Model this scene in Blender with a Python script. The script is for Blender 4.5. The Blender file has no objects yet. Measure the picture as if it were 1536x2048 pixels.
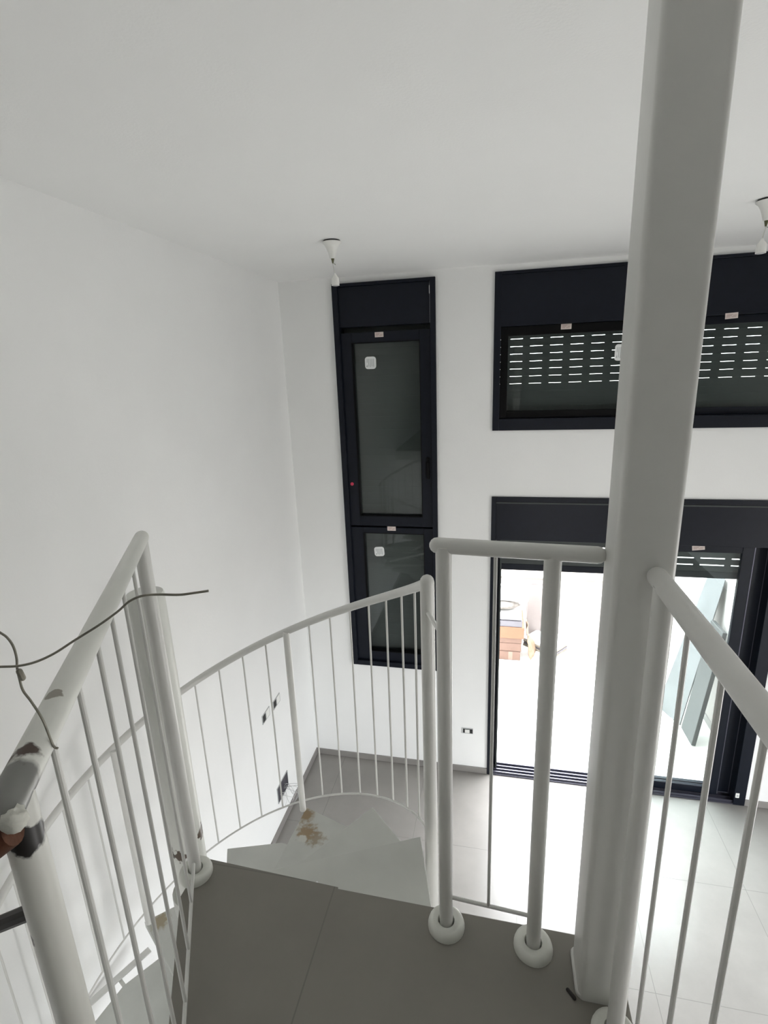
import bpy, math, random
from mathutils import Vector, Matrix, noise
random.seed(7)
SC = bpy.context.scene
COL = SC.collection
R = math.radians

# ------------------------------------------------------------------ camera
H = 3.55                      # eye height above the ground-floor tiles
cam = bpy.data.cameras.new('camera')
cam.sensor_fit = 'VERTICAL'
cam.sensor_height = 36.0
cam.lens = 1038.4 / 2048 * 36.0
cam.clip_start = 0.02
camo = bpy.data.objects.new('camera', cam)
camo.location = (0, 0, H)
camo.rotation_euler = (R(74.7747), R(2.1124), R(12.0063))
COL.objects.link(camo)
SC.camera = camo

# ------------------------------------------------------------------ daylight
SKY = 30.0
w = bpy.data.worlds.new('overcast_sky')
SC.world = w
w.use_nodes = True
wn = w.node_tree
bg = wn.nodes['Background']
tc = wn.nodes.new('ShaderNodeTexCoord')
sep = wn.nodes.new('ShaderNodeSeparateXYZ')
mrz = wn.nodes.new('ShaderNodeMapRange')      # overcast: zenith about three times the horizon, dull ground below
mrz.inputs['From Min'].default_value = -1.0
mrz.inputs['From Max'].default_value = 1.0
rmp = wn.nodes.new('ShaderNodeValToRGB')
els = rmp.color_ramp.elements
els[0].position, els[0].color = 0.0, (0.16, 0.155, 0.15, 1)
els[1].position, els[1].color = 1.0, (0.945, 0.975, 1.0, 1)
for p_, c_ in ((0.49, (0.20, 0.195, 0.19, 1)), (0.51, (0.365, 0.375, 0.385, 1))):
    e_ = els.new(p_)
    e_.color = c_
wn.links.new(tc.outputs['Generated'], sep.inputs[0])
wn.links.new(sep.outputs['Z'], mrz.inputs['Value'])
wn.links.new(mrz.outputs[0], rmp.inputs[0])
wn.links.new(rmp.outputs[0], bg.inputs['Color'])
bg.inputs['Strength'].default_value = SKY


def portal(name, loc, rot, sx, sy):
    """guides the sky's own light through an opening (gives off nothing itself)"""
    d = bpy.data.lights.new(name, 'AREA')
    d.shape = 'RECTANGLE'
    d.size, d.size_y = sx, sy
    d.cycles.is_portal = True
    o = bpy.data.objects.new(name, d)
    o.location = loc
    o.rotation_euler = rot
    COL.objects.link(o)


portal('door_portal', (.98, 4.165, 1.27), (R(-90), 0, 0), 1.94, 2.53)
SW0, SW1, SWH = 0.6, 2.3, 2.4      # the unseen side window: y range and head height
portal('rear_portal', (1.3, -4.25, 1.15), (R(90), 0, 0), 1.8, 2.2)
portal('side_portal', (3.85, (SW0 + SW1) / 2, SWH / 2 + .02), (0, R(90), 0), SWH - .05, SW1 - SW0)

vs = SC.view_settings
vs.view_transform = 'Standard'
vs.look = 'None'
vs.gamma = 1.0
vs.use_curve_mapping = False
vs.exposure = 0.26
SC.cycles.max_bounces = 16
SC.cycles.diffuse_bounces = 8
SC.cycles.glossy_bounces = 4
SC.cycles.transparent_max_bounces = 16
SC.cycles.sample_clamp_indirect = 6.0
SC.cycles.caustics_reflective = False
SC.cycles.caustics_refractive = False


# ------------------------------------------------------------------ materials
def mat(name, col, rough=0.5, metal=0.0, var=0.0, vscale=6.0, bump=0.0, bscale=60.0, spec=0.5):
    m = bpy.data.materials.new(name)
    m.use_nodes = True
    nt = m.node_tree
    b = nt.nodes['Principled BSDF']
    b.inputs['Base Color'].default_value = (*col, 1)
    b.inputs['Roughness'].default_value = rough
    b.inputs['Metallic'].default_value = metal
    b.inputs['Specular IOR Level'].default_value = spec
    co = nt.nodes.new('ShaderNodeTexCoord')
    if var > 0:
        n = nt.nodes.new('ShaderNodeTexNoise')
        n.inputs['Scale'].default_value = vscale
        n.inputs['Detail'].default_value = 5
        nt.links.new(co.outputs['Object'], n.inputs['Vector'])
        r = nt.nodes.new('ShaderNodeValToRGB')
        r.color_ramp.elements[0].position = 0.3
        r.color_ramp.elements[1].position = 0.7
        r.color_ramp.elements[0].color = (*[c * (1 - var) for c in col], 1)
        r.color_ramp.elements[1].color = (*[min(1, c * (1 + var)) for c in col], 1)
        nt.links.new(n.outputs['Fac'], r.inputs[0])
        nt.links.new(r.outputs[0], b.inputs['Base Color'])
    if bump > 0:
        n = nt.nodes.new('ShaderNodeTexNoise')
        n.inputs['Scale'].default_value = bscale
        n.inputs['Detail'].default_value = 3
        nt.links.new(co.outputs['Object'], n.inputs['Vector'])
        u = nt.nodes.new('ShaderNodeBump')
        u.inputs['Strength'].default_value = bump
        u.inputs['Distance'].default_value = 0.004
        nt.links.new(n.outputs['Fac'], u.inputs['Height'])
        nt.links.new(u.outputs[0], b.inputs['Normal'])
    return m


def tile_mat(name, col, size, ox, oy, rough, grout=0.7, var=0.06, mortar=0.0018, spec=0.5):
    m = mat(name, col, rough, var=0, spec=spec)
    nt = m.node_tree
    b = nt.nodes['Principled BSDF']
    co = [n for n in nt.nodes if n.bl_idname == 'ShaderNodeTexCoord'][0]
    mp = nt.nodes.new('ShaderNodeMapping')
    mp.inputs['Location'].default_value = (-ox, -oy, 0)
    nt.links.new(co.outputs['Object'], mp.inputs['Vector'])
    br = nt.nodes.new('ShaderNodeTexBrick')
    br.offset = 0.0
    br.inputs['Scale'].default_value = 1.0
    br.inputs['Brick Width'].default_value = size
    br.inputs['Row Height'].default_value = size
    br.inputs['Mortar Size'].default_value = mortar
    br.inputs['Mortar Smooth'].default_value = 0.1
    nt.links.new(mp.outputs[0], br.inputs['Vector'])
    n = nt.nodes.new('ShaderNodeTexNoise')
    n.inputs['Scale'].default_value = 2.2
    n.inputs['Detail'].default_value = 8
    n.inputs['Roughness'].default_value = 0.65
    nt.links.new(co.outputs['Object'], n.inputs['Vector'])
    r = nt.nodes.new('ShaderNodeValToRGB')
    r.color_ramp.elements[0].position = 0.35
    r.color_ramp.elements[1].position = 0.65
    r.color_ramp.elements[0].color = (*[c * (1 - var) for c in col], 1)
    r.color_ramp.elements[1].color = (*[c * (1 + var) for c in col], 1)
    nt.links.new(n.outputs['Fac'], r.inputs[0])
    nt.links.new(r.outputs[0], br.inputs['Color1'])
    nt.links.new(r.outputs[0], br.inputs['Color2'])
    br.inputs['Mortar'].default_value = (*[c * grout for c in col], 1)
    nt.links.new(br.outputs['Color'], b.inputs['Base Color'])
    return m


def stain_mat(name, col, rough, stains, speck=0.0):
    """paint with worn patches: stains = [(object-space point, radius, colour, raggedness)]"""
    m = mat(name, col, rough)
    nt = m.node_tree
    b = nt.nodes['Principled BSDF']
    co = [n for n in nt.nodes if n.bl_idname == 'ShaderNodeTexCoord'][0]
    n = nt.nodes.new('ShaderNodeTexNoise')
    n.inputs['Scale'].default_value = 55
    n.inputs['Detail'].default_value = 6
    nt.links.new(co.outputs['Object'], n.inputs['Vector'])
    n0 = nt.nodes.new('ShaderNodeTexNoise')
    n0.inputs['Scale'].default_value = 9
    n0.inputs['Detail'].default_value = 6
    nt.links.new(co.outputs['Object'], n0.inputs['Vector'])
    r0 = nt.nodes.new('ShaderNodeValToRGB')
    r0.color_ramp.elements[0].position = 0.3
    r0.color_ramp.elements[1].position = 0.62
    r0.color_ramp.elements[0].color = (*[c * (1 - speck) for c in col], 1)
    r0.color_ramp.elements[1].color = (*col, 1)
    nt.links.new(n0.outputs['Fac'], r0.inputs[0])
    last = r0.outputs[0]
    for (p, rad, sc, rag) in stains:
        d = nt.nodes.new('ShaderNodeVectorMath')
        d.operation = 'DISTANCE'
        d.inputs[1].default_value = p
        nt.links.new(co.outputs['Object'], d.inputs[0])
        k = nt.nodes.new('ShaderNodeMath')
        k.operation = 'MULTIPLY_ADD'
        k.inputs[1].default_value = rag
        nt.links.new(n.outputs['Fac'], k.inputs[0])
        nt.links.new(d.outputs['Value'], k.inputs[2])
        mr = nt.nodes.new('ShaderNodeMapRange')
        mr.inputs['From Min'].default_value = rad + rag * 0.5
        mr.inputs['From Max'].default_value = rad * (0.45 if rag >= .05 else 0.8) + rag * 0.5
        nt.links.new(k.outputs[0], mr.inputs['Value'])
        mx = nt.nodes.new('ShaderNodeMixRGB')
        mx.inputs['Color2'].default_value = (*sc, 1)
        nt.links.new(mr.outputs[0], mx.inputs['Fac'])
        nt.links.new(last, mx.inputs['Color1'])
        last = mx.outputs[0]
    nt.links.new(last, b.inputs['Base Color'])
    return m


def glass_mat(name, tint):
    m = bpy.data.materials.new(name)
    m.use_nodes = True
    nt = m.node_tree
    nt.nodes.clear()
    out = nt.nodes.new('ShaderNodeOutputMaterial')
    tr = nt.nodes.new('ShaderNodeBsdfTransparent')
    tr.inputs[0].default_value = (*tint, 1)
    gl = nt.nodes.new('ShaderNodeBsdfGlossy')
    gl.inputs['Roughness'].default_value = 0.02
    fr = nt.nodes.new('ShaderNodeFresnel')
    ge = nt.nodes.new('ShaderNodeNewGeometry')          # thin pane: same reflectance from both faces
    io = nt.nodes.new('ShaderNodeMath')
    io.operation = 'MULTIPLY_ADD'
    io.inputs[1].default_value = 1 / 1.5 - 1.5
    io.inputs[2].default_value = 1.5
    nt.links.new(ge.outputs['Backfacing'], io.inputs[0])
    nt.links.new(io.outputs[0], fr.inputs['IOR'])
    mx = nt.nodes.new('ShaderNodeMixShader')
    nt.links.new(fr.outputs[0], mx.inputs[0])
    nt.links.new(tr.outputs[0], mx.inputs[1])
    nt.links.new(gl.outputs[0], mx.inputs[2])
    nt.links.new(mx.outputs[0], out.inputs[0])
    return m


M = dict(
    wall=mat('white_plaster', (0.855, 0.86, 0.853), 0.9, var=0.012, vscale=3, bump=0.12, bscale=90, spec=0.2),
    ceil=mat('white_ceiling_paint', (0.875, 0.88, 0.872), 0.92, var=0.01, vscale=2, bump=0.12, bscale=120, spec=0.2),
    tile=tile_mat('grey_porcelain_tile', (0.255, 0.242, 0.228), 0.775, 0.19, 3.207, 0.24, spec=0.35),
    ltile=tile_mat('landing_porcelain_tile', (0.205, 0.193, 0.170), 0.775, -0.387, 0.984, 0.45, grout=0.8),
    ptile=tile_mat('patio_tile', (0.74, 0.72, 0.68), 0.62, 0.36, 4.2, 0.55, grout=0.75),
    base=mat('skirting_tile', (0.25, 0.237, 0.225), 0.35, var=0.05),
    paint=mat('white_gloss_paint', (0.66, 0.66, 0.635), 0.32, var=0.03, vscale=14, bump=0.08, bscale=45),
    tread=mat('tread_paint', (0.56, 0.57, 0.54), 0.5, var=0.07, vscale=5, bump=0.06, bscale=80),
    dark=mat('anthracite_aluminium', (0.006, 0.008, 0.014), 0.4, var=0.1, vscale=20, spec=0.2),
    gasket=mat('black_rubber', (0.003, 0.003, 0.0035), 0.5, spec=0.12),
    track=mat('anodised_track', (0.12, 0.12, 0.15), 0.35, metal=0.8),
    slat=mat('dark_shutter_slat', (0.060, 0.068, 0.066), 0.6, var=0.05, vscale=10, spec=0.3),
    glass=glass_mat('window_glass', (0.885, 0.915, 0.912)),
    clear=glass_mat('clear_glass', (0.97, 0.97, 0.97)),
    sticker=mat('white_sticker', (0.80, 0.82, 0.82), 0.6),
    beige=mat('beige_sticker', (0.66, 0.58, 0.54), 0.6),
    print=mat('faded_print', (0.42, 0.30, 0.28), 0.7),
    greyprint=mat('grey_print', (0.38, 0.40, 0.40), 0.7),
    red=mat('red_sticker', (0.55, 0.03, 0.08), 0.5),
    plastic=mat('white_plastic', (0.80, 0.80, 0.77), 0.35, var=0.02),
    ring=mat('white_flange_plastic', (0.70, 0.71, 0.66), 0.45, var=0.04, vscale=30),
    socket=mat('socket_grey', (0.45, 0.46, 0.46), 0.5),
    hole=mat('dark_cavity', (0.03, 0.03, 0.03), 0.8),
    putty=mat('white_putty', (0.66, 0.66, 0.60), 0.8, var=0.12, vscale=60, bump=0.6, bscale=70),
    rust=mat('rusty_steel', (0.10, 0.035, 0.015), 0.8, var=0.6, vscale=40, bump=0.4, bscale=120),
    steel=mat('bare_dark_steel', (0.018, 0.015, 0.014), 0.55, var=0.4, vscale=30),
    weld=mat('bare_grey_metal', (0.22, 0.22, 0.21), 0.5, var=0.25, vscale=60, bump=0.3, bscale=80),
    wire=mat('galvanised_wire', (0.24, 0.23, 0.19), 0.45, metal=0.2, var=0.3, vscale=60),
    olive=mat('olive_insulation', (0.10, 0.10, 0.045), 0.6),
    cable=mat('pale_cable', (0.62, 0.62, 0.60), 0.5),
    pwall=mat('patio_wall_plaster', (0.50, 0.46, 0.44), 0.9, var=0.03, vscale=2, bump=0.2, bscale=60),
    coping=mat('stone_coping', (0.15, 0.135, 0.11), 0.8, var=0.05),
    shaded_strip=mat('shaded_wall_plaster', (0.15, 0.132, 0.126), 0.9, var=0.05),  # patio wall in shade, the shade put into the colour
    carton=mat('pink_brown_cardboard', (0.085, 0.05, 0.037), 0.85, var=0.08, vscale=8),
    orange=mat('orange_cardboard', (0.11, 0.052, 0.027), 0.8, var=0.07, vscale=8),
    tape=mat('packing_tape', (0.12, 0.075, 0.055), 0.4),
    slate=mat('slate_grey_slab', (0.06, 0.057, 0.068), 0.6, var=0.08),
    white=mat('white_board', (0.80, 0.80, 0.79), 0.6),
    bag=mat('grey_brown_sacking', (0.10, 0.09, 0.08), 0.9, var=0.3, vscale=25),
    wrap=mat('torn_tan_paper', (0.15, 0.10, 0.065), 0.9, var=0.2, vscale=20),
    leanglass=mat('frosted_blue_sheet', (0.112, 0.112, 0.114), 0.5, var=0.12, vscale=4, spec=0.2),
    plank=mat('grey_green_board', (0.034, 0.035, 0.035), 0.5, var=0.05, spec=0.3),
)


# ------------------------------------------------------------------ mesh builder
class MB:
    def __init__(s):
        s.v, s.f = [], []

    def add(s, vs, fs):
        o = len(s.v)
        s.v += [Vector(p) for p in vs]
        s.f += [tuple(o + i for i in f) for f in fs]
        return s

    def box(s, a, b):
        x0, x1 = sorted((a[0], b[0])); y0, y1 = sorted((a[1], b[1])); z0, z1 = sorted((a[2], b[2]))
        return s.add([(x0, y0, z0), (x1, y0, z0), (x1, y1, z0), (x0, y1, z0), (x0, y0, z1), (x1, y0, z1), (x1, y1, z1), (x0, y1, z1)],
                     [(3, 2, 1, 0), (4, 5, 6, 7), (0, 1, 5, 4), (1, 2, 6, 5), (2, 3, 7, 6), (3, 0, 4, 7)])

    def obox(s, c, size, mtx):
        c = Vector(c)
        vs = []
        for z in (-1, 1):
            for x, y in ((-1, -1), (1, -1), (1, 1), (-1, 1)):
                vs.append(c + mtx @ Vector((x * size[0] / 2, y * size[1] / 2, z * size[2] / 2)))
        return s.add(vs, [(3, 2, 1, 0), (4, 5, 6, 7), (0, 1, 5, 4), (1, 2, 6, 5), (2, 3, 7, 6), (3, 0, 4, 7)])

    def prism(s, poly, z0, z1):
        n = len(poly)
        area = sum(poly[i][0] * poly[(i + 1) % n][1] - poly[(i + 1) % n][0] * poly[i][1] for i in range(n))
        if area < 0:
            poly = poly[::-1]
        vs = [(x, y, z0) for x, y in poly] + [(x, y, z1) for x, y in poly]
        fs = [tuple(range(n - 1, -1, -1)), tuple(range(n, 2 * n))]
        fs += [(i, (i + 1) % n, n + (i + 1) % n, n + i) for i in range(n)]
        return s.add(vs, fs)

    def plate(s, poly, y0, y1):
        """outline in x,z given thickness along y (y0 is the side that faces the room)"""
        n = len(poly)
        area = sum(poly[i][0] * poly[(i + 1) % n][1] - poly[(i + 1) % n][0] * poly[i][1] for i in range(n))
        if area < 0:
            poly = poly[::-1]
        vs = [(x, y0, z) for x, z in poly] + [(x, y1, z) for x, z in poly]
        fs = [tuple(range(n)), tuple(range(2 * n - 1, n - 1, -1))]
        fs += [((i + 1) % n, i, n + i, n + (i + 1) % n) for i in range(n)]
        return s.add(vs, fs)

    def tube(s, pts, r, n=14, dome=False):
        pts = [Vector(p) for p in pts]
        rings = []
        T = [(pts[min(i + 1, len(pts) - 1)] - pts[max(i - 1, 0)]).normalized() for i in range(len(pts))]
        u = T[0].orthogonal().normalized()
        seq = []
        for i, p in enumerate(pts):
            u = (u - T[i] * u.dot(T[i])).normalized()
            ri = r[i] if isinstance(r, (list, tuple)) else r
            seq.append((p, T[i], u.copy(), ri))
        if dome:
            for end in (0, 1):
                p, t, uu, ri = seq[-1] if end else seq[0]
                sg = 1 if end else -1
                ex = [(p + t * sg * ri * math.sin(a), t, uu, max(ri * math.cos(a), ri * 0.06)) for a in (R(25), R(50), R(72), R(87))]
                if end:
                    seq += ex
                else:
                    seq = ex[::-1] + seq
        o = []
        for p, t, uu, ri in seq:
            v = t.cross(uu)
            o += [p + (uu * math.cos(2 * math.pi * k / n) + v * math.sin(2 * math.pi * k / n)) * ri for k in range(n)]
        m = len(seq)
        fs = [(i * n + k, i * n + (k + 1) % n, (i + 1) * n + (k + 1) % n, (i + 1) * n + k) for i in range(m - 1) for k in range(n)]
        fs += [tuple(range(n - 1, -1, -1)), tuple(range((m - 1) * n, m * n))]
        return s.add(o, fs)

    def lathe(s, c, prof, n=28):
        """profile of (radius, z) from bottom to top round the vertical through c"""
        c = Vector(c)
        o = []
        for r, z in prof:
            o += [c + Vector((r * math.cos(2 * math.pi * k / n), r * math.sin(2 * math.pi * k / n), z)) for k in range(n)]
        m = len(prof)
        fs = [(i * n + k, i * n + (k + 1) % n, (i + 1) * n + (k + 1) % n, (i + 1) * n + k) for i in range(m - 1) for k in range(n)]
        if prof[0] != prof[-1]:
            fs += [tuple(range(n - 1, -1, -1)), tuple(range((m - 1) * n, m * n))]
        return s.add(o, fs)

    def frame(s, x0, x1, z0, z1, wl, wr, wb, wt, y0, y1):
        """rectangular frame in the x,z plane"""
        s.box((x0, y0, z0), (x0 + wl, y1, z1))
        s.box((x1 - wr, y0, z0), (x1, y1, z1))
        s.box((x0 + wl, y0, z0), (x1 - wr, y1, z0 + wb))
        s.box((x0 + wl, y0, z1 - wt), (x1 - wr, y1, z1))
        return s

    def build(s, name, m, parent=None, origin=None, bevel=0.0, smooth=True, angle=35, seg=2):
        if origin is None:
            origin = ORG[parent.name] if parent is not None else Vector((0, 0, 0))
        origin = Vector(origin)
        base = ORG[parent.name] if parent is not None else Vector((0, 0, 0))
        me = bpy.data.meshes.new(name)
        me.from_pydata([tuple(p - origin) for p in s.v], [], s.f)
        me.materials.append(m)
        me.update()
        if smooth:
            me.polygons.foreach_set('use_smooth', [True] * len(me.polygons))
            me.set_sharp_from_angle(angle=R(angle))
        o = bpy.data.objects.new(name, me)
        COL.objects.link(o)
        if parent is not None:
            o.parent = parent
            o.location = origin - base
        else:
            o.location = origin
        ORG[o.name] = origin
        if bevel:
            b = o.modifiers.new('bevel', 'BEVEL')
            b.width = bevel
            b.segments = seg
            b.limit_method = 'ANGLE'
            b.angle_limit = R(40)
            b.harden_normals = False
        return o


ORG = {}


def tag(o, label=None, cat=None, group=None, kind=None):
    if label: o['label'] = label
    if cat: o['category'] = cat
    if group: o['group'] = group
    if kind: o['kind'] = kind
    return o


def thing(name, loc, label=None, cat=None, group=None, kind=None):
    o = bpy.data.objects.new(name, None)
    o.empty_display_size = 0.1
    o.location = loc
    COL.objects.link(o)
    ORG[o.name] = Vector(loc)
    return tag(o, label, cat, group, kind)


def wall_with_holes(mb, a0, a1, z0, z1, t0, t1, holes, axis='x'):
    """slab spanning a (x or y) and z, from t0 to t1 across, with rectangular openings cut right through"""
    A = sorted({a0, a1, *[v for h in holes for v in h[:2]]})
    Z = sorted({z0, z1, *[v for h in holes for v in h[2:]]})
    solid = {}
    for i in range(len(A) - 1):
        for j in range(len(Z) - 1):
            ca, cz = (A[i] + A[i + 1]) / 2, (Z[j] + Z[j + 1]) / 2
            solid[i, j] = not any(h[0] < ca < h[1] and h[2] < cz < h[3] for h in holes)
    idx = {}

    def V(i, j, t):
        k = (i, j, t)
        if k not in idx:
            a, z, tt = A[i], Z[j], (t0, t1)[t]
            idx[k] = len(mb.v)
            mb.v.append(Vector((a, tt, z) if axis == 'x' else (tt, a, z)))
        return idx[k]
    for (i, j), sol in solid.items():
        if not sol:
            continue
        mb.f.append((V(i, j, 0), V(i + 1, j, 0), V(i + 1, j + 1, 0), V(i, j + 1, 0)))
        mb.f.append((V(i, j + 1, 1), V(i + 1, j + 1, 1), V(i + 1, j, 1), V(i, j, 1)))
        if not solid.get((i - 1, j)): mb.f.append((V(i, j, 1), V(i, j, 0), V(i, j + 1, 0), V(i, j + 1, 1)))
        if not solid.get((i + 1, j)): mb.f.append((V(i + 1, j, 0), V(i + 1, j, 1), V(i + 1, j + 1, 1), V(i + 1, j + 1, 0)))
        if not solid.get((i, j - 1)): mb.f.append((V(i, j, 1), V(i + 1, j, 1), V(i + 1, j, 0), V(i, j, 0)))
        if not solid.get((i, j + 1)): mb.f.append((V(i, j + 1, 0), V(i + 1, j + 1, 0), V(i + 1, j + 1, 1), V(i, j + 1, 1)))
    return mb


def struct(name, mb, m, **k):
    return tag(mb.build(name, m, **k), kind='structure')


# ------------------------------------------------------------------ room shell
XL, XR, YB, YF = -1.65, 3.6, 4.0, -4.0
CEIL = H + 0.676
TW = (-1.222, -0.452, H - 2.531, H + 0.630)        # tall window  (x0,x1,z0,z1)
UW = (-0.037, 2.04, H - 0.463, H + 0.632)          # upper wide window
DW = (-0.032, 2.04, 0.0, H - 0.972)                # sliding door
struct('floor', MB().prism([(XL - .25, YF - .25), (XR + .25, YF - .25), (XR + .25, YB + .02), (XL - .25, YB + .02)], -0.2, 0.0), M['tile'], smooth=False)
struct('ceiling', MB().box((XL - .25, YF - .25, CEIL), (XR + .25, YB + .25, CEIL + .25)), M['ceil'], smooth=False)
struct('wall_back', wall_with_holes(MB(), XL - .25, XR + .25, -0.2, CEIL, YB, YB + .25, [TW, UW, DW]), M['wall'], smooth=False)
struct('wall_left', MB().box((XL - .25, YF, -0.2), (XL, YB, CEIL)), M['wall'], smooth=False)
struct('wall_right', wall_with_holes(MB(), YF, YB, -0.2, CEIL, XR, XR + .25, [(SW0, SW1, 0.05, SWH)], 'y'), M['wall'], smooth=False)
struct('wall_front', wall_with_holes(MB(), XL - .25, XR + .25, -0.2, CEIL, YF - .25, YF, [(0.4, 2.2, 0.05, 2.25)]), M['wall'], smooth=False)
struct('baseboard_back', MB().box((XL, YB - .012, 0), (DW[0], YB, .055)), M['base'], bevel=.001)
struct('baseboard_right', MB().box((DW[1], YB - .012, 0), (XR, YB, .055)), M['base'], bevel=.001)
struct('baseboard_left', MB().box((XL, YF, 0), (XL + .012, YB - .012, .055)), M['base'], bevel=.001)

# ------------------------------------------------------------------ near (landing) coordinates
S = 0.8827          # eye-centred measurements of the landing, in metres


def N(x, y, z=None):
    return (x * S, y * S) if z is None else (x * S, y * S, z * S + H)


ZL = -1.45 * S + H               # landing surface
edge = [N(-.872, 1.128), N(-.428, 1.111), N(-.428, 1.106), N(.327, 1.096), N(.327, -.75)]
loft = edge + [(XR, -.75 * S), (XR, YF), (XL, YF), (XL, -.35)] + [N(-.17, -.30), N(-.872, 1.0)]
fl = struct('floor_loft', MB().prism(loft, ZL - .16, ZL - .012), M['paint'], smooth=False)
tl = MB().prism(loft, ZL - .012, ZL).build('tile_layer', M['ltile'], fl, smooth=False)

# ------------------------------------------------------------------ openings: tall window
GY = YB + .045     # glass plane
SHY = YB + .11     # shutter plane


def sticker_round(x, z, w_, h_, y, parent, label, tilt=0.0):
    pts = []
    r = min(w_, h_) * .26
    for cx, cz, a0 in ((1, 1, 0), (-1, 1, 90), (-1, -1, 180), (1, -1, 270)):
        for k in range(5):
            a = R(a0 + k * 22.5)
            pts.append((cx * (w_ / 2 - r) + r * math.cos(a), cz * (h_ / 2 - r) + r * math.sin(a)))
    ct, st = math.cos(R(tilt)), math.sin(R(tilt))
    rot = lambda p: (x + p[0] * ct - p[1] * st, z + p[0] * st + p[1] * ct)
    o = tag(MB().plate([rot(p) for p in pts], y - .0015, y).build('sticker', M['sticker'], parent), label)
    mb = MB()
    for k, (a, b) in enumerate(((-.30, .02), (-.16, -.30), (-.02, -.34), (.12, -.28), (.26, -.32))):
        mb.plate([rot(((a - .025) * w_, b * h_)), rot(((a + .025) * w_, b * h_)), rot(((a + .03) * w_, .32 * h_)), rot(((a - .02) * w_, .32 * h_))], y - .0019, y - .0015)
    mb.plate([rot((-.38 * w_, -.32 * h_)), rot((-.27 * w_, -.32 * h_)), rot((-.30 * w_, -.12 * h_))], y - .0019, y - .0015)
    mb.build('faded_lettering', M['greyprint'], o, smooth=False)
    return o


def sticker_beige(x, z, y, parent, label, tilt=0.0, w_=.066, h_=.036):
    ct, st = math.cos(R(tilt)), math.sin(R(tilt))
    rot = lambda a, b: (x + a * ct - b * st, z + a * st + b * ct)
    o = tag(MB().plate([rot(-w_ / 2, -h_ / 2), rot(w_ / 2, -h_ / 2), rot(w_ / 2, h_ / 2), rot(-w_ / 2, h_ / 2)], y - .0015, y).build('sticker', M['beige'], parent, smooth=False), label)
    mb = MB()
    for b, a0, a1 in ((.22, -.4, .1), (.02, -.38, .02), (.02, .12, .4), (-.2, -.4, -.1), (-.2, 0, .36)):
        mb.plate([rot(a0 * w_, (b - .05) * h_), rot(a1 * w_, (b - .05) * h_), rot(a1 * w_, (b + .05) * h_), rot(a0 * w_, (b + .05) * h_)], y - .0018, y - .0015)
    mb.build('faded_lettering', M['print'], o, smooth=False)
    return o


def shutter(x0, x1, ztop, zbot, pitch, slots, slot_x, name, parent, y=SHY, slot_h=.0024):
    """roller curtain: slats that bulge towards the outside; slots = z heights with punched light slits"""
    mb = MB()
    z = ztop
    # solid strips between slit rows, bridges between slits
    rows = sorted([q for q in slots if zbot < q < ztop], reverse=True)
    xs = []
    for a, b in slot_x:
        xs.append((max(a, x0), min(b, x1)))
    xs = [p for p in xs if p[1] - p[0] > .005]

    def slab(xa, xb, za, zb):
        # za > zb ; curved slat face (concave profile in y)
        n = max(1, round((za - zb) / pitch))
        for i in range(n):
            a, b = za - (za - zb) * i / n, za - (za - zb) * (i + 1) / n
            m_ = (a + b) / 2
            h = (a - b)
            pr = [(a, .0006), (a - h * .05, .0), (m_, -.0003), (b + h * .05, .0), (b, .0006)]
            vs, fs = [], []
            for zz, dy in pr:
                vs += [(xa, y + dy, zz), (xb, y + dy, zz), (xb, y + .006, zz), (xa, y + .006, zz)]
            for k in range(4):
                o = 4 * k
                fs += [(o + 4, o + 5, o + 1, o), (o + 2, o + 6, o + 7, o + 3) if False else (o + 3, o + 2, o + 6, o + 7),
                       (o + 1, o + 5, o + 6, o + 2), (o, o + 3, o + 7, o + 4)]
            fs += [(0, 1, 2, 3), (16, 19, 18, 17)]
            mb.add(vs, fs)
    cur = ztop
    for q in rows:
        slab(x0, x1, cur, q + slot_h / 2)
        px = x0
        for a, b in xs:
            if a > px: mb.box((px, y, q - slot_h / 2), (a, y + .006, q + slot_h / 2))
            px = b
        if px < x1: mb.box((px, y, q - slot_h / 2), (x1, y + .006, q + slot_h / 2))
        cur = q - slot_h / 2
    slab(x0, x1, cur, zbot)
    return mb.build(name, M['slat'], parent, smooth=False)


def pane(x0, x1, z0, z1, y, parent):
    return MB().box((x0, y - .003, z0), (x1, y + .003, z1)).build('pane', M['glass'], parent, smooth=False)


PR = .015   # how far frames stand proud of the plaster
t = thing('window_1', (TW[0], YB, TW[2]), 'tall narrow dark-framed window near the corner, two panes with closed shutter behind', 'window', kind='structure')
fr = MB().frame(*TW, .042, .04, .045, .022, YB - .026, YB + .13).build('frame', M['dark'], t, bevel=.002)
bx = MB().box((TW[0] + .022, YB - .004, H + .325), (TW[1] - .045, YB + .12, H + .608)).build('shutter_box', M['dark'], t, bevel=.002)
MB().box((TW[1] - .044, YB - .027, H + .52), (TW[1] - .041, YB - .024, H + .575)).build('seam_glint', M['plastic'], fr, smooth=False)
s1 = MB().frame(-1.182, -.494, H - 1.236, H + .285, .087, .083, .085, .077, YB + .004, YB + .06).build('sash', M['dark'], t, bevel=.003)
MB().frame(-1.099, -.573, H - 1.155, H + .212, .006, .006, .006, .006, YB + .002, YB + .05).build('gasket', M['gasket'], s1, smooth=False)
pane(-1.095, -.577, H - 1.151, H + .208, GY, s1)
s2 = MB().frame(-1.182, -.494, H - 2.487, H - 1.250, .107, .075, .09, .05, YB + .004, YB + .06).build('sash', M['dark'], t, bevel=.003)
MB().frame(-1.079, -.565, H - 2.401, H - 1.296, .006, .006, .006, .006, YB + .002, YB + .05).build('gasket', M['gasket'], s2, smooth=False)
pane(-1.075, -.569, H - 2.397, H - 1.30, GY, s2)
shutter(-1.18, -.49, H + .33, H - 2.49, .052, [], [], 'shutter', t)
hd = MB()
hd.box((-.536, YB - .010, H - .835), (-.512, YB + .004, H - .665))
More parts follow.
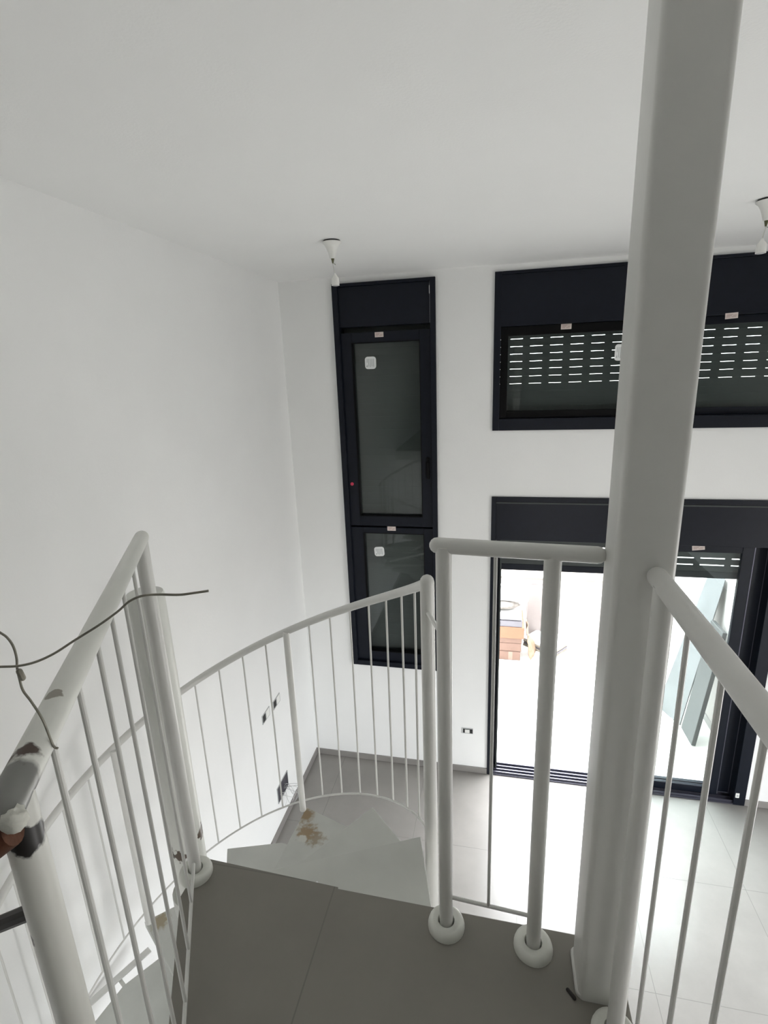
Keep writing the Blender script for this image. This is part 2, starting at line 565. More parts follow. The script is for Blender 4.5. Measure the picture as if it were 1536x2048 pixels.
hd.tube([(-.524, YB - .008, H - .71), (-.524, YB - .045, H - .71)], .008, 10)
hd.tube([(-.524, YB - .045, H - .70), (-.524, YB - .048, H - .76), (-.524, YB - .046, H - .82)], .009, 10, dome=True)
hd.build('handle', M['gasket'], s1, bevel=.001)
sticker_beige(-.879, H + .262, YB + .004, s1, 'small beige sticker with pink print on the top rail')
sticker_round(-.963, H + .062, .088, .092, GY - .003, s1, 'white rounded sticker on the upper glass')
MB().tube([(-1.151, YB + .004, H - .883), (-1.151, YB + .001, H - .883)], .014, 16).build('red_dot_sticker', M['red'], s1)
sticker_beige(-.835, H - 1.256, YB + .004, s2, 'small beige sticker with pink print on the mullion', w_=.07)
sticker_round(-.955, H - 1.474, .086, .083, GY - .003, s2, 'white rounded sticker with a torn corner on the lower glass', 4)

# ------------------------------------------------------------------ openings: wide upper window
t = thing('window_2', (UW[0], YB, UW[2]), 'wide upper sliding window with slits of daylight through its shutter', 'window', kind='structure')
MB().frame(*UW, .048, .048, .085, .02, YB - PR, YB + .13).build('frame', M['dark'], t, bevel=.002)
MB().box((UW[0] + .016, YB - .006, H + .270), (UW[1] - .016, YB + .12, H + .612)).build('shutter_box', M['dark'], t, bevel=.002)
sa = MB().frame(.012, 1.06, H - .372, H + .268, .052, .06, .05, .062, YB + .012, YB + .045).build('sash', M['gasket'], t, bevel=.002)
pane(.064, 1.0, H - .322, H + .206, YB + .030, sa)
sb = MB().frame(.98, 1.992, H - .378, H + .268, .06, .052, .05, .05, YB + .050, YB + .083).build('sash', M['dark'], t, bevel=.002)
pane(1.04, 1.94, H - .328, H + .218, YB + .066, sb)
sx = [(.082 + .1405 * k, .082 + .1405 * k + .087) for k in range(-1, 15)]
shutter(.011, 1.992, H + .29, H - .40, .053, [H + .188 - .0530 * k for k in range(7)], sx, 'shutter', t)
sticker_beige(.455, H + .250, YB + .012, sa, 'small beige sticker on the left sash', w_=.07)
sticker_beige(1.477, H + .262, YB - .006, t, 'small beige sticker below the right shutter box', tilt=3, w_=.075)
sticker_round(.825, H + .062, .075, .11, YB + .027, sa, 'pale blue-white sticker beside the steel column', 0)

# ------------------------------------------------------------------ openings: sliding patio door
t = thing('door_1', (DW[0], YB, 0), 'dark-framed sliding patio door, slid open on its left half', 'door', kind='structure')
fm = MB()
fm.box((DW[0], YB - PR, 0), (DW[0] + .034, YB + .13, DW[3]))
fm.box((DW[1] - .085, YB - PR, 0), (DW[1], YB + .13, DW[3]))
fm.box((DW[0] + .034, YB - PR, DW[3] - .03), (DW[1] - .085, YB + .13, DW[3]))
fm.build('frame', M['dark'], t, bevel=.002)
MB().frame(DW[0] + .034, .055, .03, DW[3] - .35, .012, .012, .001, .001, YB + .05, YB + .125).build('jamb_guide', M['slat'], t, smooth=False)
MB().box((DW[0] + .034, YB + .09, .0), (.056, YB + .125, DW[3] - .35)).build('jamb_guide', M['dark'], t, smooth=False)
MB().box((DW[0] + .034, YB - .002, H - 1.325), (DW[1] - .085, YB + .085, H - 1.002)).build('shutter_box', M['dark'], t, bevel=.002)
MB().box((DW[0] + .034, YB - .006, H - 1.026), (DW[1] - .085, YB - .002, H - 1.016)).build('trim_strip', M['slat'], t, smooth=False)
tk = MB()
tk.box((DW[0] + .034, YB - .012, 0), (DW[1] - .085, YB + .13, .012))
for yy in (.0, .035, .075, .115):
    tk.box((DW[0] + .034, YB + yy, .012), (DW[1] - .085, YB + yy + .006, .030))
tk.build('track', M['track'], t, smooth=False)
for (xa, xb, ya, yb_, wr) in ((.985, 1.855, .040, .072, .085), (1.035, 1.957, .080, .112, .125)):
    s_ = MB().frame(xa, xb, .032, H - 1.325, .075, wr, .062, .062, YB + ya, YB + yb_).build('sash', M['dark'], t, bevel=.003)
    pane(xa + .075, xb - wr, .094, H - 1.387, YB + (ya + yb_) / 2, s_)
    MB().box((xb - .008, YB + ya - .002, .04), (xb - .003, YB + ya, H - 1.33)).build('brush_seal', M['track'], s_, smooth=False)
ds = [(.252 + .2135 * k, .252 + .2135 * k + .168) for k in range(-1, 9)]
shutter(.02, 1.95, H - 1.10, H - 1.575, .0545, [H - 1.357 - .0545 * k for k in range(4)], ds, 'shutter', t, y=YB + .135, slot_h=.009)
MB().box((.02, YB + .130, H - 1.625), (1.95, YB + .150, H - 1.572)).build('bottom_bar', M['dark'], t, bevel=.002)
sticker_beige(1.475, H - 1.352, YB + .040, t, 'small beige tag hanging askew under the shutter box', tilt=7, w_=.085, h_=.036)
lk = MB().box((1.962, YB - PR - .006, .075), (1.990, YB - PR, .120)).build('lock_tag', M['plastic'], t, bevel=.003)
MB().box((1.969, YB - PR - .0065, .088), (1.983, YB - PR - .006, .107)).build('lock_mark', M['socket'], lk, smooth=False)

# unseen windows added beside and behind the camera to light the room
t = thing('added_side_window', (XR, (SW0 + SW1) / 2, .05), kind='structure')
fm = MB()
for ya, yb_, za, zb in ((SW0, SW0 + .06, .05, SWH), (SW1 - .06, SW1, .05, SWH), (SW0 + .06, SW1 - .06, .05, .11), (SW0 + .06, SW1 - .06, SWH - .06, SWH)):
    fm.box((XR + .02, ya, za), (XR + .1, yb_, zb))
fm.build('frame', M['dark'], t, smooth=False)
MB().box((XR + .05, SW0 + .06, .11), (XR + .056, SW1 - .06, SWH - .06)).build('pane', M['clear'], t, smooth=False)

t = thing('added_rear_window', (1.3, YF, .05), kind='structure')
MB().frame(.4, 2.2, .05, 2.25, .06, .06, .06, .06, YF - .1, YF - .02).build('frame', M['dark'], t, smooth=False)
MB().box((.46, YF - .06, .11), (2.14, YF - .054, 2.19)).build('pane', M['clear'], t, smooth=False)

# ------------------------------------------------------------------ steel column
t = thing('steel_column', N(.263, .995, -1.45), 'square white-painted steel column rising from the landing to the ceiling', 'column')


def rsq(cx, cy, h, r):
    return [(cx + sx_ * (h - r) + r * math.cos(R(a0 + k * 18)), cy + sy_ * (h - r) + r * math.sin(R(a0 + k * 18)))
            for sx_, sy_, a0 in ((1, 1, 0), (-1, 1, 90), (-1, -1, 180), (1, -1, 270)) for k in range(6)]


cx, cy = N(.2655, .9985)
MB().prism(rsq(cx, cy, .0522 * S, .013 * S), ZL, CEIL).build('shaft', M['paint'], t, angle=50)
MB().prism(rsq(cx - .002, cy + .004, .0552 * S, .014 * S), ZL - .001, ZL + .014).build('base_seam', M['paint'], t, angle=50, bevel=.004)
MB().tube([N(.192, .962, -1.449), N(.205, .946, -1.447)], .004, 8, dome=True).build('paint_chip', M['steel'], t)
# stub of the same column below the landing
MB().prism(rsq(cx, cy, .0522 * S, .013 * S), 0, ZL - .16).build('lower_shaft', M['paint'], t, angle=50)

# ------------------------------------------------------------------ landing railings
RZ = -.386          # height of handrail axis (eye-centred)
PRAD = .0178 * S
HRAD = .0176 * S
BR = .0041 * S
worn = stain_mat('worn_white_paint', (0.74, 0.745, 0.70), 0.35,
                 [((-.40, .30, -.028), .012, (.02, .015, .012), .04)], .05)


def base_ring(x, y, parent):
    c = N(x, y, -1.45)
    r0, r1 = .0205 * S, .049 * S
    prof = [(r0, .0), (r1, .0), (r1, .006), (r1 * .95, .014), (r1 * .84, .020), (r1 * .70, .022), (r0 * 1.08, .019), (r0, .014), (r0, .0)]
    return MB().lathe(c, prof, 32).build('base_ring', M['ring'], parent)


def post(x, y, parent, mt=None, ring=True, ztop=None):
    ztop = RZ if ztop is None else ztop
    p = MB().tube([N(x, y, -1.45), N(x, y, ztop)], PRAD, 20).build('post', mt or M['paint'], parent)
    if ring:
        base_ring(x, y, p)
    return p


def baluster(x, y, z0, z1, parent, r=BR):
    return MB().tube([N(x, y, z0), N(x, y, z1)], r, 10).build('baluster', M['paint'], parent)


# left one, runs from the stair head towards the camera and is sawn off there
LA, LB = (-.8665, 1.076), (-.4585, .3325)
lp = lambda s_: (LA[0] + (LB[0] - LA[0]) * s_, LA[1] + (LB[1] - LA[1]) * s_)
t = thing('landing_railing', N(LA[0], LA[1], -1.45), 'white railing at the left, its near handrail end sawn off and rusty', 'railing', 'landing railings')
post(*LA, t)
wp_o = Vector(N(*LA, -1.45))
# worn near post and handrail end: patches measured from the railing's own origin
e = Vector(N(*LB, RZ)) - wp_o
worn_rail = stain_mat('worn_handrail_paint', (0.74, 0.745, 0.70), 0.35,
                      [(tuple(e + Vector((.010, -.018, .004))), .050, (.20, .20, .19), .03),
                       (tuple(e + Vector((-.015, .028, .014))), .013, (.06, .035, .025), .05),
                       (tuple(Vector(N(*lp(.83), RZ + .022)) - wp_o), .010, (.30, .28, .24), .02)], .05)
worn_post = stain_mat('worn_post_paint', (0.70, 0.70, 0.655), 0.4,
                      [(tuple(e + Vector((.012, -.006, -.045))), .018, (.010, .008, .007), .03),
                       (tuple(e + Vector((-.014, -.01, -.052))), .016, (.07, .035, .02), .04),
                       (tuple(e + Vector((-.018, -.005, -.155))), .013, (.05, .025, .015), .04),
                       (tuple(e + Vector((.004, -.020, -.085))), .004, (.16, .14, .11), .006),
                       (tuple(e + Vector((-.004, -.020, -.10))), .003, (.2, .18, .15), .006)], .08)
p_ = MB().tube([N(*LB, -1.45), N(*LB, RZ + .002)], PRAD * .97, 22).build('post', worn_post, t)
base_ring(*LB, p_)
hr = MB().tube([N(*lp(-.03), RZ), N(*lp(.5), RZ), N(*lp(1.03), RZ)], HRAD, 20, dome=True).build('handrail', worn_rail, t)
for sv in (.165, .315, .455, .588, .730, .872):
    baluster(*lp(sv), -1.395, RZ, t)
MB().tube([N(*lp(0), -1.395), N(*lp(1), -1.395)], .0048 * S, 8).build('bottom_rail', M['paint'], t)
ex, ey = lp(1.03)
st = lambda p: (p[0], p[1], p[2] + H)
MB().tube([st((-.3835, .2700, -.3540)), st((-.398, .264, -.361)), st((-.435, .254, -.378))], [.012, .015, .015], 16).build('sawn_stub', M['rust'], t)
pb = MB()
pc = Vector((-.3795, .2700, -.3420 + H))
rings, segs = 9, 14
vs, fs = [], []
for i in range(rings + 1):
    a = math.pi * i / rings
    for k in range(segs):
        b = 2 * math.pi * k / segs
        d = Vector((math.sin(a) * math.cos(b), math.sin(a) * math.sin(b), math.cos(a)))
        vs.append(pc + d * ((.0105 + .004 * noise.noise(d * 2.2 + Vector((3, 1, 7))))))
for i in range(rings):
    for k in range(segs):
        fs.append((i * segs + k, (i + 1) * segs + k, (i + 1) * segs + (k + 1) % segs, i * segs + (k + 1) % segs))
pb.add(vs, fs).build('putty_lump', M['putty'], t, angle=80)
rd = Vector(N(LB[0], LB[1], -.535))
MB().tube([rd + Vector((-.008, -.004, 0)), rd + Vector((-.10, -.006, -.055))], .0075, 10).build('rod_stub', M['steel'], t)

RZ = -.369           # the other two stand a little higher
# short middle one between the stair opening and the column
t = thing('landing_railing', N(0, 1.05, -1.45), 'short white railing between the stair opening and the steel column', 'railing', 'landing railings')
post(-.108, 1.060, t)
post(.1165, 1.046, t)
MB().tube([N(-.122, 1.0645, RZ), N(.0, 1.053, RZ), N(.2, 1.038, RZ)], HRAD, 20, dome=True).build('handrail', M['paint'], t)
baluster(.002, 1.053, -1.35, RZ, t)
MB().tube([N(-.108, 1.060, -1.347), N(.1165, 1.046, -1.347)], .0048 * S, 8).build('bottom_rail', M['paint'], t)

# right one, from the column towards the camera
t = thing('landing_railing', N(.281, .888, -1.45), 'white railing running from the column down the right edge of the picture', 'railing', 'landing railings')
post(.281, .888, t)
MB().tube([N(.282, .934, RZ), N(.2835, .70, RZ), N(.285, .45, RZ), N(.286, .2, RZ), N(.287, -.05, RZ)], HRAD, 20, dome=True).build('handrail', M['paint'], t)
for yy in (.777, .652, .540, .43, .32, .21):
    baluster(.2845, yy, -1.395, RZ - .002, t)
post(.2865, .08, t)
MB().tube([N(.281, .888, -1.395), N(.2845, .79, -1.395), N(.2865, .08, -1.395)], .0048 * S, 8).build('bottom_rail', M['paint'], t)

# ------------------------------------------------------------------ spiral staircase
C0 = (-.984, 1.203)
RR_, RT = .826, .806
NT = 10
CT = C0       # the tread edges meet here
RISE = (ZL / (NT + 1))
DTH = R(30.6)
TH0 = R(24.4)
KZ = .4365
zh = lambda th: -.4885 - KZ * th
zb = lambda th: -1.4455 - KZ * th
pol = lambda th, r: (C0[0] + r * math.cos(th), C0[1] + r * math.sin(th))
t = thing('spiral_staircase', (*N(*C0), 0), 'white steel spiral staircase winding down from the landing to the lower floor', 'staircase')
so = Vector((*N(*C0), 0))
pole_mat = stain_mat('pole_paint', (0.72, 0.73, 0.69), 0.33, [((-.034, -.030, ZL - .03), .030, (.03, .02, .014), .045), ((.044, .012, ZL + .0), .022, (.08, .05, .03), .045), ((.01, -.046, ZL - .04), .02, (.08, .05, .03), .045)], .04)
MB().lathe((*N(*C0), 0), [(.053 * S, 0), (.053 * S, H - .600 * S), (.050 * S, H - .592 * S), (.042 * S, H - .588 * S)], 28).build('center_pole', pole_mat, t)
cl = MB().box(N(-.960, 1.10, -1.70), N(-.885, 1.16, -1.63)).build('landing_bracket', M['paint'], t, bevel=.003)
for i in range(NT):
    th = TH0 + DTH * i
    zt = ZL - RISE * (i + 1)
    rl = {2: .832, 4: .832}.get(i, RT)
    poly = [pol(th, rl), pol(th - R(20), .812), pol(th - R(38), .80), C0]
    stains = []
    if i == 2:
        q = Vector((*N(*pol(th - R(5), .70)), zt)) - so
        q2 = Vector((*N(*pol(th - R(1), .79)), zt)) - so
        q3 = Vector((*N(*pol(th - R(10), .68)), zt)) - so
        stains = [(tuple(q2), .05, (.30, .22, .13), .05), (tuple(q3), .045, (.34, .29, .22), .09), (tuple(q), .05, (.32, .24, .15), .10), (tuple(Vector((*N(*pol(th - R(5), .655)), zt)) - so), .02, (.58, .58, .54), .03)]
    elif i == 4:
        q = Vector((*N(*pol(th - R(4), .78)), zt)) - so
        stains = [(tuple(q), .05, (.34, .29, .20), .06)]
    mt = stain_mat('tread_paint_stained', (0.56, 0.57, 0.54), 0.5, stains, .1) if stains else M['tread']
    tread = MB().prism([N(*p) for p in poly], zt - .032, zt).lathe((*N(*C0), zt), [(.052 * S, -.06), (.072 * S, -.06), (.072 * S, -.001), (.052 * S, -.001)], 24).build('tread', mt, t, bevel=.002, smooth=False)
    # folded flange under the plate
    if i in (0, 1, 3):
        pp = N(*pol(th - R(12), .42))
        MB().tube([(pp[0], pp[1], zt - .001), (pp[0], pp[1], zt + .0012)], .0035, 8).build('paint_speck', M['sticker'], tread)
TE = TH0 + DTH * 9
ths = [R(18.2) + (TE - R(18.2)) * k / 110 for k in range(111)]
MB().tube([N(*pol(a, RR_), zh(a)) for a in ths], .0165 * S, 16, dome=True).build('handrail', M['paint'], t)
MB().tube([N(*pol(a, RR_ * .995), zb(a)) for a in ths], .0047 * S, 10).build('bottom_rail', M['paint'], t)
posts = [(18.5, .826, .0222), (86.4, .812, .0155), (145.6, .812, .0175), (207, .812, .017), (268, .812, .017), (299, .812, .017)]
for k, (d, r_, pr) in enumerate(posts):
    a = R(d)
    i = max(0, min(NT - 1, round((a - TH0) / DTH)))
    zt = (ZL - RISE * (i + 1) - H) / S
    zbot = zt if k else -1.98
    po = MB().tube([N(*pol(a, r_), zbot), N(*pol(a, r_), zh(a) + (.003 if k == 0 else 0))], pr * S, 18, dome=(k == 0)).build('railing_post', M['paint'], t)
bal = [21.0 + 8.2 * j for j in range(1, 8)] + [86.4 + 8.15 * j for j in range(1, 7)] + [145.6 + 8.2 * j for j in range(1, 7)] + [207 + 8.2 * j for j in range(1, 7)] + [268 + 8 * j for j in range(1, 4)]
for d in bal:
    a = R(d)
    MB().tube([N(*pol(a, RR_ * .997), zb(a)), N(*pol(a, RR_), zh(a))], .0042 * S, 8).build('baluster', M['paint'], t)
# flat wall bar outside the sixth tread
wa, wb = Vector(N(-1.715, 1.690, -2.86)), Vector(N(-1.848, 1.42, -2.86))
dirx = (wb - wa).normalized()
mtx = Matrix((dirx, Vector((-dirx.y, dirx.x, 0)).normalized(), dirx.cross(Vector((-dirx.y, dirx.x, 0)).normalized()))).transposed()
MB().obox((wa + wb) / 2, ((wb - wa).length, .030, .006), mtx).build('wall_bar', M['paint'], t, smooth=False)
wm = Vector(N(-1.745, 1.525, -2.866))
MB().obox(wm, (.014, .05, .006), mtx).build('wall_bar_tie', M['paint'], t, smooth=False)
# little tie bar from the stair's first post to the landing railing
a = R(18.5)
MB().tube([N(*pol(a, RR_), -.730), N(-.111, 1.060, -.585)], .0062 * S, 8).build('tie_bar', M['paint'], t)

# ------------------------------------------------------------------ bare wire at the left
def smooth_path(pts, n=8):
    P = [Vector(p) for p in pts]
    P = [P[0] * 2 - P[1]] + P + [P[-1] * 2 - P[-2]]
    out = []
    for i in range(1, len(P) - 2):
        for k in range(n):
            u = k / n
            a, b, c, d = P[i - 1], P[i], P[i + 1], P[i + 2]
            out.append(.5 * ((2 * b) + (c - a) * u + (2 * a - 5 * b + 4 * c - d) * u * u + (3 * b - a - 3 * c + d) * u ** 3))
    out.append(P[-2])
    return out


WIRE = [(-0.4113, 0.3487, 3.2076), (-0.4161, 0.3486, 3.211), (-0.4159, 0.3444, 3.2419), (-0.4269, 0.3468, 3.2592), (-0.435, 0.348, 3.27), (-0.4385, 0.3502, 3.2807), (-0.4408, 0.3523, 3.2899), (-0.4417, 0.355, 3.3004), (-0.4451, 0.3572, 3.3111), (-0.4509, 0.3582, 3.3191), (-0.4575, 0.358, 3.3239), (-0.4782, 0.3587, 3.3351), (-0.5031, 0.347, 3.3419), (-0.5129, 0.3311, 3.3213), (-0.4823, 0.3256, 3.3056), (-0.4505, 0.3252, 3.3073), (-0.4308, 0.3296, 3.3071), (-0.4147, 0.3332, 3.3073), (-0.3996, 0.3374, 3.3102), (-0.3834, 0.3429, 3.317), (-0.3661, 0.3497, 3.3275), (-0.3463, 0.3574, 3.3391), (-0.329, 0.3645, 3.3508), (-0.3192, 0.369, 3.3591), (-0.308, 0.3727, 3.3636), (-0.2943, 0.376, 3.3643), (-0.2755, 0.3799, 3.3634), (-0.2629, 0.383, 3.3644), (-0.2498, 0.3863, 3.3658)]
WP = smooth_path(WIRE)
t = tag(MB().tube(WP, .0011, 8).build('bent_wire', M['wire'], origin=WP[0]), 'thin bent steel wire tied to the left handrail, free end pointing right', 'wire')
kn = WP[44]
MB().tube([kn + Vector((.002, .0, .003)), kn + Vector((.004, 0, -.004))], .0028, 8, dome=True).build('knot', M['wire'], t)

# ------------------------------------------------------------------ pendant lamp holders
def pendant(x, y, label, dx):
    t = thing('pendant_lamp_holder', (x, y, CEIL), label, 'lamp holder', 'bare lamp holders hanging from the ceiling')
    c = Vector((x, y, CEIL))
    prof = [(.014, -.088), (.017, -.080), (.022, -.062), (.030, -.040), (.040, -.022), (.050, -.014), (.052, -.010), (.051, -.008), (.030, -.008)]
    MB().lathe(c, prof, 28).build('ceiling_rose', M['plastic'], t)
    MB().lathe(c, [(.044, -.008), (.044, 0)], 24).build('rose_gap', M['hole'], t)
    MB().lathe(c, [(.0035, -.112), (.009, -.088)], 12).build('wire_bundle', M['olive'], t)
    MB().tube([c + Vector(p) for p in ((0, 0, -.108), (.001, 0, -.118), (dx * .5, 0, -.135), (dx * .9, 0, -.15), (dx, 0, -.168))], .003, 8).build('cord', M['cable'], t)
    MB().tube([c + Vector(p) for p in ((.001, 0, -.113), (.008, .002, -.114), (.014, .002, -.119))], .0012, 6).build('loose_strand', M['olive'], t)
    b = c + Vector((dx, 0, 0))
    MB().lathe(b, [(.011, -.222), (.0215, -.222), (.0205, -.19), (.018, -.182), (.007, -.168), (.004, -.160)], 22).build('bulb_socket', M['plastic'], t)
    MB().lathe(b, [(.017, -.2235), (.017, -.2221)], 18).build('socket_mouth', M['socket'], t)


pendant(-.879, 2.916, 'white lamp holder hanging bare just in front of the tall window', .008)
pendant(1.166, 2.906, 'white lamp holder cut by the right edge, hanging beyond the column', -.006)

# ------------------------------------------------------------------ sockets and wall hole
def left_socket(y, z, label):
    t = thing('wall_socket', (XL, y, z), label, 'socket', 'unfinished wall sockets')
    fm = MB()
    for ya, yb_, za, zb_ in ((-.064, .064, -.036, -.029), (-.064, .064, .029, .036), (-.064, -.056, -.029, .029), (.056, .064, -.029, .029), (-.006, .002, -.029, .029)):
        fm.box((XL, y + ya, z + za), (XL + .004, y + yb_, z + zb_))
    fm.build('mounting_frame', M['socket'], t, smooth=False)
    MB().box((XL - .0005, y - .056, z - .029), (XL + .0015, y - .006, z + .029)).build('open_bay', M['hole'], t, smooth=False)
    MB().box((XL - .0005, y + .002, z - .029), (XL + .006, y + .056, z + .029)).build('outlet', M['plastic'], t, bevel=.002)


left_socket(3.070, H - 2.452, 'lower left of the two open sockets on the left wall')
left_socket(3.262, H - 2.466, 'open socket on the left wall nearer the back corner')
xs_, zs_ = -.208, H - 3.122
t = thing('wall_socket', (xs_, YB, zs_), 'small open socket low on the back wall beside the patio door', 'socket', 'unfinished wall sockets')
fm = MB()
for xa, xb, za, zb_ in ((-.050, .050, .020, .028), (-.050, .050, -.028, -.024), (-.050, -.038, -.024, .020), (.046, .050, -.024, .020)):
    fm.box((xs_ + xa, YB - .004, zs_ + za), (xs_ + xb, YB, zs_ + zb_))
fm.build('mounting_frame', M['socket'], t, smooth=False)
MB().box((xs_ - .038, YB - .0015, zs_ - .024), (xs_ + .046, YB + .0005, zs_ + .020)).build('open_bay', M['hole'], t, smooth=False)
MB().box((xs_ - .022, YB - .006, zs_ - .022), (xs_ + .020, YB, zs_ + .012)).build('outlet', M['plastic'], t, bevel=.002)

t = thing('junction_box', (XL, 3.20, H - 3.235), 'open grey junction box with loose wires, low on the left wall', 'junction box')
MB().box((XL - .0005, 3.115, H - 3.30), (XL + .003, 3.315, H - 3.165)).build('box_back', M['slate'], t, smooth=False)
fm = MB()
for ya, yb_, za, zb_ in ((.0, .20, -.004, .0), (.0, .20, .135, .139), (-.004, .0, -.004, .139), (.20, .204, -.004, .139)):
    fm.box((XL, 3.115 + ya, H - 3.30 + za), (XL + .006, 3.115 + yb_, H - 3.30 + zb_))
fm.build('box_rim', M['socket'], t, smooth=False)
for k in range(9):
    y0 = 3.13 + random.random() * .17
    z0 = H - 3.29 + random.random() * .07
    L = .05 + random.random() * .09
    pts = [(XL + .002, y0, z0), (XL + .03, y0 + random.uniform(-.02, .02), z0 + random.uniform(-.01, .03)),
           (XL + L, y0 + random.uniform(-.05, .05), z0 - random.uniform(.0, .05)), (XL + L * .8, y0 + random.uniform(-.06, .06), z0 - random.uniform(.05, .11))]
    MB().tube(smooth_path(pts, 5), .0016, 6).build('loose_wire', M['socket'] if k % 3 else M['cable'], t)

# ------------------------------------------------------------------ patio
struct('floor_patio', MB().prism([(-3.2, YB + .02), (2.4, YB + .02), (2.4, 7.0), (-3.2, 7.0)], -.2, -.005), M['ptile'], smooth=False)
PW = H - 2.765
pw = struct('wall_patio', MB().box((-3.2, 6.75, -.1), (2.13, 6.95, PW)), M['pwall'], smooth=False)
MB().box((-3.2, 6.71, PW), (2.13, 6.99, PW + .032)).build('coping', M['coping'], pw, bevel=.004)
MB().box((.44, 6.60, -.005), (.74, 6.75, H - 2.842)).build('shaded_strip', M['shaded_strip'], pw, bevel=.004)  # added dark block standing in for a shaded strip of the far wall
ps = struct('wall_patio_side', MB().box((2.13, YB + .25, -.1), (2.33, 6.95, 2.35)), M['pwall'], smooth=False)
MB().box((2.12, YB + .25, -.005), (2.13, 6.75, .07)).build('skirting', M['base'], ps, smooth=False)

# stack of cartons and building material
def carton(x0, x1, y0, y1, z0, z1, m, label, cat='box', tape=True, name='cardboard_carton'):
    t = thing(name, ((x0 + x1) / 2, (y0 + y1) / 2, z0), label, cat, 'stack of packs on the patio')
    MB().box((x0, y0, z0 + .001), (x1, y1, z1)).build('carton', m, t, bevel=.006)
    MB().box((x0 + .01, y0 + .01, z1 - .001), (x1 - .01, (y0 + y1) / 2 - .002, z1 + .001)).build('lid_flap', m, t, smooth=False)
    if tape:
        xm = x1 - .12
        MB().box((xm - .025, y0 - .0008, z0 + .01), (xm + .025, y0 + .001, z1)).build('tape', M['tape'], t, smooth=False)
    return t


bx0, by0 = -.30, 5.965
carton(bx0, .335, by0, by0 + .5, -.005, .112, M['carton'], 'pinkish cardboard carton at the bottom of the patio stack')
carton(bx0 + .01, .345, by0 + .01, by0 + .5, .113, .228, M['carton'], 'pinkish cardboard carton second from the bottom of the patio stack', tape=False)
carton(bx0, .350, by0 + .005, by0 + .5, .229, .298, M['carton'], 'thin pinkish carton under the orange one in the patio stack', tape=False)
carton(bx0 - .01, .372, by0 - .01, by0 + .49, .299, .452, M['orange'], 'orange-brown cardboard carton in the middle of the patio stack', tape=False)
o = MB().box((bx0, by0, .455), (.345, by0 + .48, .535)).build('slate_slab', M['slate'], origin=(.02, by0 + .2, .455), bevel=.003)
tag(o, 'thick grey slab lying on the orange carton', 'slab', 'stack of packs on the patio')
o = MB().box((bx0, by0 + .01, .536), (.335, by0 + .47, .556)).build('slate_slab', M['slate'], origin=(.02, by0 + .2, .536), bevel=.002)
tag(o, 'thin grey slab lying under the white board in the patio stack', 'slab', 'stack of packs on the patio')
o = MB().box((bx0, by0 - .01, .557), (.335, by0 + .45, .622)).build('white_board', M['white'], origin=(.02, by0 + .2, .557), bevel=.003)
tag(o, 'white board lying flat near the top of the patio stack', 'board', 'stack of packs on the patio')
# crumpled sack
vs, fs = [], []
nu, nv = 22, 10
for j in range(nv + 1):
    for i in range(nu):
        a = 2 * math.pi * i / nu
        q = math.pi * j / nv
        d = Vector((math.cos(a) * math.sin(q) * .29, math.sin(a) * math.sin(q) * .17, math.cos(q) * .052))
        k = 1 + .22 * noise.noise(Vector((math.cos(a) * 1.7, math.sin(a) * 1.7, q * 2.1)))
        vs.append(Vector((.03, by0 + .2, .683)) + Vector((d.x * k, d.y * k, d.z * (1 + .1 * k))))
for j in range(nv):
    for i in range(nu):
        fs.append((j * nu + i, (j + 1) * nu + i, (j + 1) * nu + (i + 1) % nu, j * nu + (i + 1) % nu))
o = MB().add(vs, fs).build('crumpled_sack', M['bag'], origin=(.03, by0 + .2, .624), angle=70)
tag(o, 'crumpled grey-brown sack on top of the patio stack', 'sack', 'stack of packs on the patio')
o = MB().box((bx0, by0 + .12, .744), (.415, by0 + .19, .945)).build('foam_block', M['white'], origin=(.05, by0 + .15, .738), bevel=.006)
tag(o, 'white foam block standing on top of the sack', 'block', 'stack of packs on the patio')
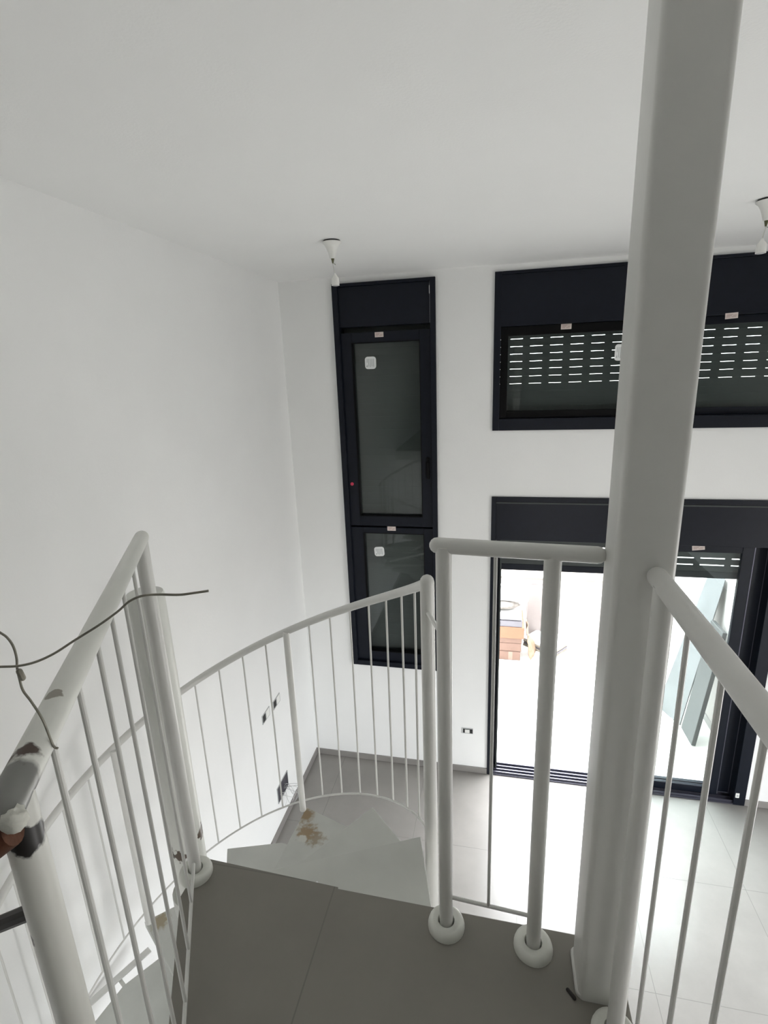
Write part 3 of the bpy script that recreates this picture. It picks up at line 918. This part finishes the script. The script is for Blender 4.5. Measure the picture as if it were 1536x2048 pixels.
# torn wrapping beside the stack
vs, fs = [], []
for j in range(13):
    for i in range(8):
        u, v = i / 7, j / 12
        n1 = noise.noise(Vector((u * 3.1, v * 5.3, 1.3)))
        n2 = noise.noise(Vector((u * 2.7 + 9, v * 4.1, 4.3)))
        vs.append((.395 + .02 * n1 + .12 * (1 - v) ** 2 * (.4 + u) + .02, by0 + .02 + .30 * u + .03 * n2, max(.0, .005 + .42 * v + .02 * n1)))
for j in range(12):
    for i in range(7):
        fs.append((j * 8 + i, j * 8 + i + 1, (j + 1) * 8 + i + 1, (j + 1) * 8 + i))
o = MB().add(vs, fs).build('torn_wrapping', M['wrap'], origin=(.4, by0 + .15, 0), angle=20)
sd = o.modifiers.new('thickness', 'SOLIDIFY'); sd.thickness = .004
tag(o, 'torn tan paper wrapping slumped against the right of the carton stack', 'wrapping')
# white tiles lying beside the stack
mt = Matrix.Rotation(R(-38), 3, 'Z')
for k in range(4):
    c = Vector((.66 + .006 * (k % 2), 6.34 + .005 * k, .010 + .026 * k))
    o = MB().obox(c, (.46, .30, .022), mt).build('floor_tile', M['white'] if k == 3 else M['slate'] if k % 2 else M['coping'], origin=c - Vector((0, 0, .011)), bevel=.0015)
    tag(o, ['brown-edged tile at the bottom of the low pile beside the cartons', 'grey-edged tile second from the bottom of the low pile', 'brown-edged tile just below the white top one in the low pile', 'white tile topmost in the low pile beside the cartons'][k], 'tile', 'low pile of tiles on the patio')

# sheets leaning on the side wall
def leaning(name, f0, f1, t0, t1, th, m, label, cat):
    f0, f1, t0, t1 = map(Vector, (f0, f1, t0, t1))
    n = (f1 - f0).cross(t0 - f0).normalized()
    if n.x > 0:
        n = -n
    vs = [f0, f1, t1, t0] + [p + n * th for p in (f0, f1, t1, t0)]
    o = MB().add(vs, [(0, 1, 2, 3), (7, 6, 5, 4), (0, 4, 5, 1), (1, 5, 6, 2), (2, 6, 7, 3), (3, 7, 4, 0)]).build(name, m, origin=(f0 + f1) / 2, bevel=min(.004, th * .3))
    return tag(o, label, cat)


leaning('frosted_sheet', (1.73, 5.27, .0), (1.86, 4.97, .0), (2.10, 5.365, 1.55), (2.112, 5.05, 1.55), .012, M['leanglass'], 'large blue-grey sheet leaning on the patio side wall behind the door glass', 'sheet')
leaning('leaning_board', (1.89, 4.93, .0), (1.90, 4.67, .0), (2.06, 5.02, 1.15), (2.065, 4.76, 1.15), .04, M['plank'], 'narrow grey-green board leaning in front of the blue-grey sheet', 'board')
